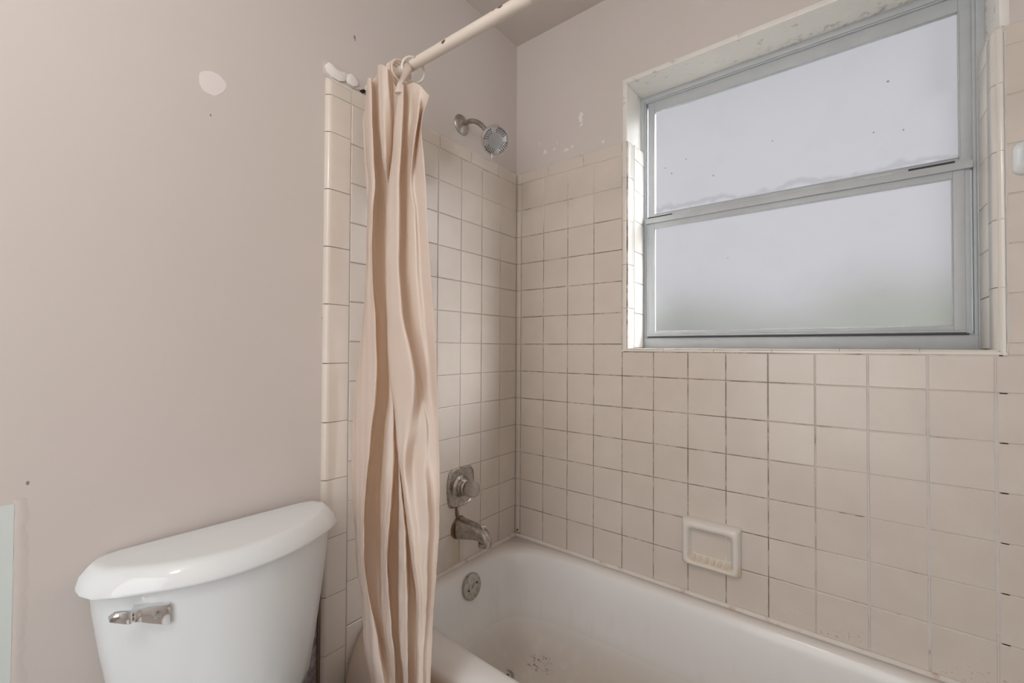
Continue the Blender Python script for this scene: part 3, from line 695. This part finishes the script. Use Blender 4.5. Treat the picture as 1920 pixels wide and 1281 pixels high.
# ------------------------------------------------------------------ curtain rod and rings
RY_, RZ0, RZ1 = -.700, 1.9115, 1.872
def rodz(x): return RZ0+(RZ1-RZ0)*x/RX
ROD = empty('curtain_rod', (0, RY_, rodz(0)), 'cream painted shower curtain rod with dark paint chips', 'curtain rod')
hang(MB().tube([(.0+RX*i/12, RY_, rodz(RX*i/12)) for i in range(13)], .0133, 28).obj('rod_tube', RODM), ROD)
hang(MB().lathe([(0, .024), (.004, .024), (.012, .017), (.014, .0133)], (RX+.012, RY_, rodz(RX)), (-1, 0, 0), 28).obj('end_flange', RODM), ROD)
def ring(cx_, dz, tilt, tilt2, label, R_=.0285, r_=.0031, mt=RINGM, dy_=.0085):
    c_ = Vector((cx_, RY_-dy_, rodz(cx_)-dz)); mm = Matrix.Rotation(tilt, 3, 'Z') @ Matrix.Rotation(tilt2, 3, 'Y')
    n, k_ = 40, 10; lp = []
    for i in range(n):
        t = 2*PI*i/n; d_ = mm @ Vector((0, math.cos(t), math.sin(t))); ax_ = mm @ Vector((1, 0, 0))
        lp.append([c_+d_*R_+(d_*math.cos(2*PI*j/k_)+ax_*math.sin(2*PI*j/k_))*r_ for j in range(k_)])
    m_ = MB().loft(lp+[lp[0]], False, False)
    me = mesh('curtain_ring', [p-c_ for p in m_.v], m_.f, mt, 60)
    bm = bmesh.new(); bm.from_mesh(me); bmesh.ops.remove_doubles(bm, verts=bm.verts, dist=1e-5); bm.to_mesh(me); bm.free()
    o = link('curtain_ring', me, None, c_); o['label'] = label; o['category'] = 'curtain ring'; o['group'] = 'curtain rings on the rod'
    return o
ring(on(741,138,1,-.709).x, .0085, .10, -.10, 'cream curtain ring, leftmost of the three nested rings at the knot')
ring(on(746,137,1,-.709).x, .0085, .02, -.06, 'cream curtain ring in the middle of the three nested rings')
ring(on(752,136,1,-.709).x, .0085, -.06, .0, 'cream curtain ring, nearest the bare rod of the three nested rings')
ring(on(775,133,1,-.702).x, .0160, -.30, .15, 'pale ring hanging just right of the knotted curtain strip', R_=.0300, dy_=.002, mt=mat('ivory_ring', (.80, .75, .66), .3))

# ------------------------------------------------------------------ curtain
NN = 24
TOPROW = [(684,214,10),(688,148,-5),(692,146,-8),(697,147,-8),(698,150,15),(706,143,15),(708,122,-10),(716,120,-20),(727,128,-20),(732,133,0),(735,142,8),(737,150,8),(740,157,8),(743,162,8),(745,164,5),(746,163,-18),(757,158,-26),(759,160,0),(768,158,-5),(776,154,-10),(788,160,-14),(800,174,-14),(806,180,-20),(797,186,15)]
ROWS = {
230: '683,10|690,-5|695,-8|699,-8|700,20|712,20|711,-12|720,-22|734,-5|736,8|737,8|738,8|739,8|739,6|740,5|739,-15|755,-28|757,0|765,-3|771,2|783,-20|785,6|791,-15|789,20',
300: '686,10|692,-5|697,-8|702,-8|703,20|719,20|717,-12|723,-20|733,-2|735,8|735,8|735,8|735,8|735,6|735,5|734,-12|751,-28|753,0|760,0|766,-4|773,-12|777,2|797,-18|793,20',
350: '690,10|695,-5|698,-8|704,-8|705,20|727,20|725,8|726,8|728,8|728,8|728,8|728,8|728,8|728,6|728,5|727,-12|749,-28|751,-2|757,-2|764,-4|770,-10|777,2|801,-18|796,20',
400: '688,8|692,-5|695,-8|700,-10|701,20|726,22|724,12|724,10|725,8|725,8|725,8|725,8|725,8|725,7|725,6|724,-14|750,-26|752,-4|759,-2|762,-6|777,-14|783,2|802,-18|796,20',
500: '686,8|690,-6|694,-8|698,-12|700,20|725,24|723,12|724,10|724,8|724,8|724,8|724,8|724,8|724,7|724,6|723,-14|749,-26|751,-6|758,-3|764,-7|780,-14|788,2|808,-18|802,20',
600: '680,6|684,-6|695,-12|705,-18|706,15|727,26|726,14|726,12|726,10|726,10|726,10|726,10|726,10|726,9|726,8|725,-14|757,-30|760,-8|768,-4|776,-7|787,-14|797,0|816,-18|808,20',
700: '669,6|676,-6|692,-14|708,-20|708,15|730,26|729,12|729,11|730,10|730,10|730,10|730,10|730,10|730,9|730,8|728,-14|778,-34|782,-14|788,-10|793,-8|800,-10|808,-4|820,-18|812,20',
750: '664,6|671,-6|688,-14|705,-20|705,15|726,24|728,4|731,0|736,0|737,4|738,8|738,6|738,4|739,8|739,8|736,-16|775,-32|785,-24|790,-18|795,-14|803,-12|811,-6|822,-18|814,20',
800: '661,6|668,-6|683,-14|698,-20|698,15|719,24|722,4|729,-2|738,0|739,6|740,8|741,6|742,4|742,8|743,8|741,-18|765,-26|785,-30|800,-24|804,-14|811,-10|816,-10|823,-18|815,20',
860: '659,6|667,-6|682,-14|693,-20|693,15|715,24|719,0|727,-6|738,-2|742,8|745,12|746,4|747,2|748,10|749,12|747,-20|758,-30|775,-22|795,-28|805,-18|812,-14|818,-12|825,-18|816,20',
930: '660,6|668,-6|678,-14|685,-20|685,15|710,26|715,0|723,-8|735,-12|738,15|745,20|748,-4|754,-6|756,15|757,18|757,-22|762,-32|780,-22|800,-28|808,-18|815,-14|820,-14|826,-18|817,20',
1000: '666,4|669,-6|676,-14|683,-20|683,15|713,26|714,0|720,-8|729,-16|732,22|747,24|747,-6|761,-12|762,15|766,20|765,-22|772,-32|788,-24|802,-26|810,-18|815,-14|819,-14|824,-16|815,20',
1060: '668,4|672,-8|680,-14|683,-18|686,10|713,26|714,0|720,-8|726,-16|728,22|747,26|747,-6|763,-14|764,15|772,22|773,-22|778,-30|790,-24|800,-26|806,-18|811,-14|815,-14|820,-16|812,20',
1120: '678,4|681,-8|687,-14|692,-20|693,5|713,24|714,0|722,-8|730,-16|731,20|746,26|747,-6|765,-14|766,15|780,22|781,-22|786,-30|794,-24|800,-26|804,-18|808,-14|811,-14|816,-16|808,20',
1180: '681,4|684,-10|698,-22|706,-20|708,5|716,18|718,0|724,-8|734,-16|736,20|747,26|748,-6|765,-14|766,15|781,22|782,-22|786,-28|792,-24|797,-24|800,-18|804,-14|808,-14|812,-16|804,20',
1230: '685,4|688,-8|700,-24|712,-20|716,-4|722,10|726,0|732,-10|740,-16|742,18|750,24|752,-6|765,-14|766,15|782,20|783,-22|786,-26|790,-24|794,-22|797,-18|801,-14|805,-14|810,-16|802,20',
1281: '695,4|698,-8|708,-24|720,-22|726,-14|732,-4|735,-6|738,-12|741,-16|743,16|756,22|757,-8|765,-14|766,15|780,18|781,-22|785,-26|789,-24|793,-22|796,-18|799,-14|802,-14|807,-16|799,20',
}
def y0_of(v):
    t = max(0., min(1., (v-130)/400.)); t2 = max(0., min(1., (v-700)/500.))
    return -.757-.010*t-.028*t2
def dep(v, off, i=0):
    k = min(1., max(0., (v-210)/120.))*(1-min(1., max(0., (v-1060)/110.)))
    if i >= 17 and 330 < v < 900: return .75
    return (1.2+.5*k) if off < 0 else (1.0+1.1*k)
rows = [TOPROW]
for v_ in sorted(ROWS):
    rr_ = [tuple(float(q) for q in s_.split(',')) for s_ in ROWS[v_].split('|')]
    rows.append([(a_, v_, c_) for a_, c_ in rr_])
P3 = np.array([[tuple(on(px, v_, 1, y0_of(v_)+off*dep(v_, off, i_)/1000.)) for i_, (px, v_, off) in enumerate(r_)] for r_ in rows])   # rows x nodes x 3
last = P3[-1].copy()
ext = []
for z_ in (.30, .20, .10):
    e_ = last.copy(); e_[:, 0] += (last[:, 0]-P3[-2][:, 0])*.15*(.45-z_)/.1*.3; e_[:, 2] = z_; e_[:, 1] -= .01*(.4-z_)
    e_[:, 1] = np.minimum(e_[:, 1], -.792); ext.append(e_)
P3 = np.concatenate([P3, np.array(ext)])
def catmull(Pc, sub):
    n = len(Pc); T = [0.]
    for i in range(1, n): T.append(T[-1]+max(1e-4, float(np.abs(np.median(Pc[i][:, 2])-np.median(Pc[i-1][:, 2])))))
    T = np.array(T); M_ = np.zeros_like(Pc)
    for i in range(n):
        a_, c_ = max(i-1, 0), min(i+1, n-1); M_[i] = (Pc[c_]-Pc[a_])/(T[c_]-T[a_])*.85
    out = []
    for i in range(n-1):
        h = T[i+1]-T[i]; k = max(2, int(h/sub))
        for j in range(k):
            s_ = j/k; s2, s3 = s_*s_, s_**3
            out.append((2*s3-3*s2+1)*Pc[i]+(s3-2*s2+s_)*h*M_[i]+(-2*s3+3*s2)*Pc[i+1]+(s3-s2)*h*M_[i+1])
    out.append(Pc[-1]); return np.array(out)
V = catmull(P3, .012)
SUBS = 7
cols = []
for i in range(NN-1):
    for j in range(SUBS):
        t = j/SUBS; cols.append(V[:, i]*(1-t)+V[:, i+1]*t)
cols.append(V[:, -1]); S = np.stack(cols, 1)
for it in range(3):
    S[:, 1:-1] = S[:, 1:-1]*.5+(S[:, :-2]+S[:, 2:])*.25
nr, nc = S.shape[:2]
rs = np.random.RandomState(4)
ph = rs.rand(12)*6.28
for r_ in range(nr):
    for c_ in range(nc):
        x_, y_, z_ = S[r_, c_]
        lowf = min(1, max(0, (1.1-z_)/.35))
        d_ = .0009*math.sin(38*z_+90*x_+ph[0])*math.sin(60*x_-21*z_+ph[1])+.0010*lowf*math.sin(95*z_-120*x_+ph[2])*math.sin(52*z_+140*x_+ph[3])
        S[r_, c_, 1] += d_
vv = [tuple(p) for p in S.reshape(-1, 3)]
ff = [(r_*nc+c_, r_*nc+c_+1, (r_+1)*nc+c_+1, (r_+1)*nc+c_) for r_ in range(nr-1) for c_ in range(nc-1)]
CU = empty('shower_curtain', (.2, -.79, .1), 'peach vinyl shower curtain bunched to the wall and tied at the top', 'shower curtain')
me = bpy.data.meshes.new('curtain_sheet'); me.from_pydata(vv, [], ff); me.materials.append(CURT)
me.polygons.foreach_set('use_smooth', [True]*len(me.polygons)); me.update()
hang(link('curtain_sheet', me), CU)
# the strip of curtain knotted over the rod
k0 = on(761, 121, 1, -.712); k1 = on(764, 134, 1, -.722); k2 = on(757, 148, 1, -.748); k3 = on(750, 158, 1, -.784); k4 = on(749, 175, 1, -.786)
def knotloop(c_, a_, b_, ang_):
    out = []
    for k in range(24):
        t = 2*PI*k/24; u_ = a_*math.cos(t)*(1+.08*math.sin(3*t)); w_ = b_*math.sin(t)
        out.append(c_+RT*(u_*math.cos(ang_)-w_*0)+fw*(-w_)+UP*(u_*math.sin(ang_)))
    return out
kn = MB().loft([knotloop(k0+UP*.004, .004, .006, .2), knotloop(k0, .012, .012, .2), knotloop(k1, .0125, .012, .3), knotloop(k2, .0115, .010, .5), knotloop((k2+k3)/2, .0095, .008, .4), knotloop(k3, .0070, .006, .2), knotloop((k3*2+k4)/3, .0075, .006, 0), knotloop(k4, .011, .007, 0)])
kb_ = hang(kn.obj('tie_knot', CURT, ang=70), CU)
# folded liner corner hanging behind at the left
lp0 = [on(px, py, 1, -.742) for px, py in ((686, 205), (683, 216), (680, 222), (680, 240))]
v = []; f = []
LN = [(205, 684, 688), (216, 682, 690), (224, 680, 692), (260, 681, 694), (310, 684, 697), (360, 688, 699), (430, 693, 701)]
for i, (py, xa, xb) in enumerate(LN):
    for j in range(5):
        t = j/4; v.append(on(xa+(xb-xa)*t, py, 1, -.742-.004*math.sin(t*PI)))
for i in range(len(LN)-1):
    for j in range(4): f.append((i*5+j, i*5+j+1, i*5+j+6, i*5+j+5))
me = bpy.data.meshes.new('liner_edge'); me.from_pydata([tuple(p) for p in v], [], f); me.materials.append(CURT)
me.polygons.foreach_set('use_smooth', [True]*len(me.polygons)); me.update(); hang(link('liner_edge', me), CU)

# ------------------------------------------------------------------ toilet
TC = -1.064
TO = empty('toilet', (.2, TC, 0), 'white close-coupled toilet with its tank against the pink wall', 'toilet')
def tank_loop(z, hw, x0_, bow, side, rc=.03, dy=0):
    # plan outline: straight back, rounded back corners, sides, bowed front
    pts = []; hw += .009 if z > .74 and z != .752 else .005*max(0, (z-.4)/.35)
    for k in range(15):                    # front bow from +y to -y
        t = 1-2*k/14; y_ = hw*t*.93; pts.append((side+(bow-side)*(1-abs(t)**2.1), y_))
    pts += [(side-.030, -hw*.985), (max(side-.055, x0_+rc+.004), -hw), (x0_+rc, -hw), (x0_+rc*.3, -hw+rc*.3), (x0_, -hw+rc), (x0_, 0), (x0_, hw-rc), (x0_+rc*.3, hw-rc*.3), (x0_+rc, hw), (max(side-.055, x0_+rc+.004), hw), (side-.030, hw*.985)]
    # resample smoothly
    return [Vector((a_, TC+c_+dy, z)) for a_, c_ in pts]
bd = [tank_loop(.40, .150, .030, .145, .088), tank_loop(.43, .163, .018, .152, .090), tank_loop(.50, .176, .010, .158, .090), tank_loop(.62, .194, .006, .163, .088), tank_loop(.70, .204, .005, .166, .087), tank_loop(.752, .208, .005, .168, .086)]
hang(MB().loft(bd).obj('tank', CHINA, ang=60), TO)
for o_ in []: pass
ld_ = [tank_loop(.7500, .213, .000, .176, .090), tank_loop(.7465, .216, -.004, .181, .092, .035), tank_loop(.7490, .2205, -.006, .184, .096, .035), tank_loop(.7535, .2205, -.006, .184, .096, .035), tank_loop(.768, .2155, -.006, .178, .088, .035),
       tank_loop(.780, .206, -.005, .169, .082, .035), tank_loop(.7845, .202, -.004, .163, .077, .035), tank_loop(.7862, .197, -.003, .158, .073, .035), tank_loop(.7866, .190, .002, .151, .068, .035)]
hang(MB().loft(ld_).obj('tank_lid', CHINA, ang=60), TO)
# flush handle
def Hh(px, py, x_): return on(px+5, py+1, 0, x_)
hx = .118
v = []
sec = [  # px, ytop, ybottom, x depth front
    (313, 1136, 1174, .147), (300, 1137.5, 1174.5, .147), (275, 1142, 1173, .143), (258, 1147, 1171, .140), (250, 1150, 1171, .142), (243, 1152, 1172, .148), (236, 1153, 1176, .153), (225, 1154, 1175, .153), (210, 1157, 1174, .149), (198, 1166, 1173, .143)]
lp = []
for px, yt, yb, xf in sec:
    a_ = Hh(px, yt, xf); c_ = Hh(px, yb, xf); d_ = Vector((-.010 if px < 250 else xf*0-(xf-hx)+.0, 0, 0))
    md = (a_+c_)/2+Vector((.003, 0, 0))
    lp.append([a_+Vector((-.012 if px < 250 else -.030, 0, 0)), a_, c_, c_+Vector((-.012 if px < 250 else -.030, 0, 0))])
hd = hang(MB().loft(lp).obj('flush_handle', CHROME2, ang=25, bevel=.0008), TO)
cc_ = Hh(288, 1157, .1455)
o_ = MB().lathe([(0, .0065), (.0012, .006), (.0016, .001)], cc_, (1, 0, -.1), 20).obj('handle_button', CHROME); o_.parent = hd
# bowl, seat and seat lid below the frame
def bl(z, x0_, x1_, hw, e=2.3): 
    return [Vector(((x0_+x1_)/2+(x1_-x0_)/2*math.copysign(abs(math.cos(2*PI*k/48))**(2/e), math.cos(2*PI*k/48)), TC+hw*math.copysign(abs(math.sin(2*PI*k/48))**(2/e), math.sin(2*PI*k/48)), z)) for k in range(48)]
hang(MB().loft([bl(0, .12, .52, .11), bl(.03, .12, .51, .105), bl(.15, .13, .50, .10), bl(.25, .10, .58, .13), bl(.33, .06, .66, .17), bl(.38, .04, .69, .185), bl(.395, .04, .69, .183)]).obj('bowl', CHINA, ang=60), TO)
hang(MB().loft([bl(.396, .22, .70, .187, 2.4), bl(.410, .218, .703, .19, 2.4), bl(.416, .222, .698, .186, 2.4)]).obj('seat', CHINA, ang=50), TO)
hang(MB().loft([bl(.417, .218, .698, .186, 2.4), bl(.428, .216, .70, .188, 2.4), bl(.434, .23, .685, .175, 2.4)]).obj('seat_lid', CHINA, ang=50), TO)

TO.rotation_euler = (0, 0, math.radians(-2.6))
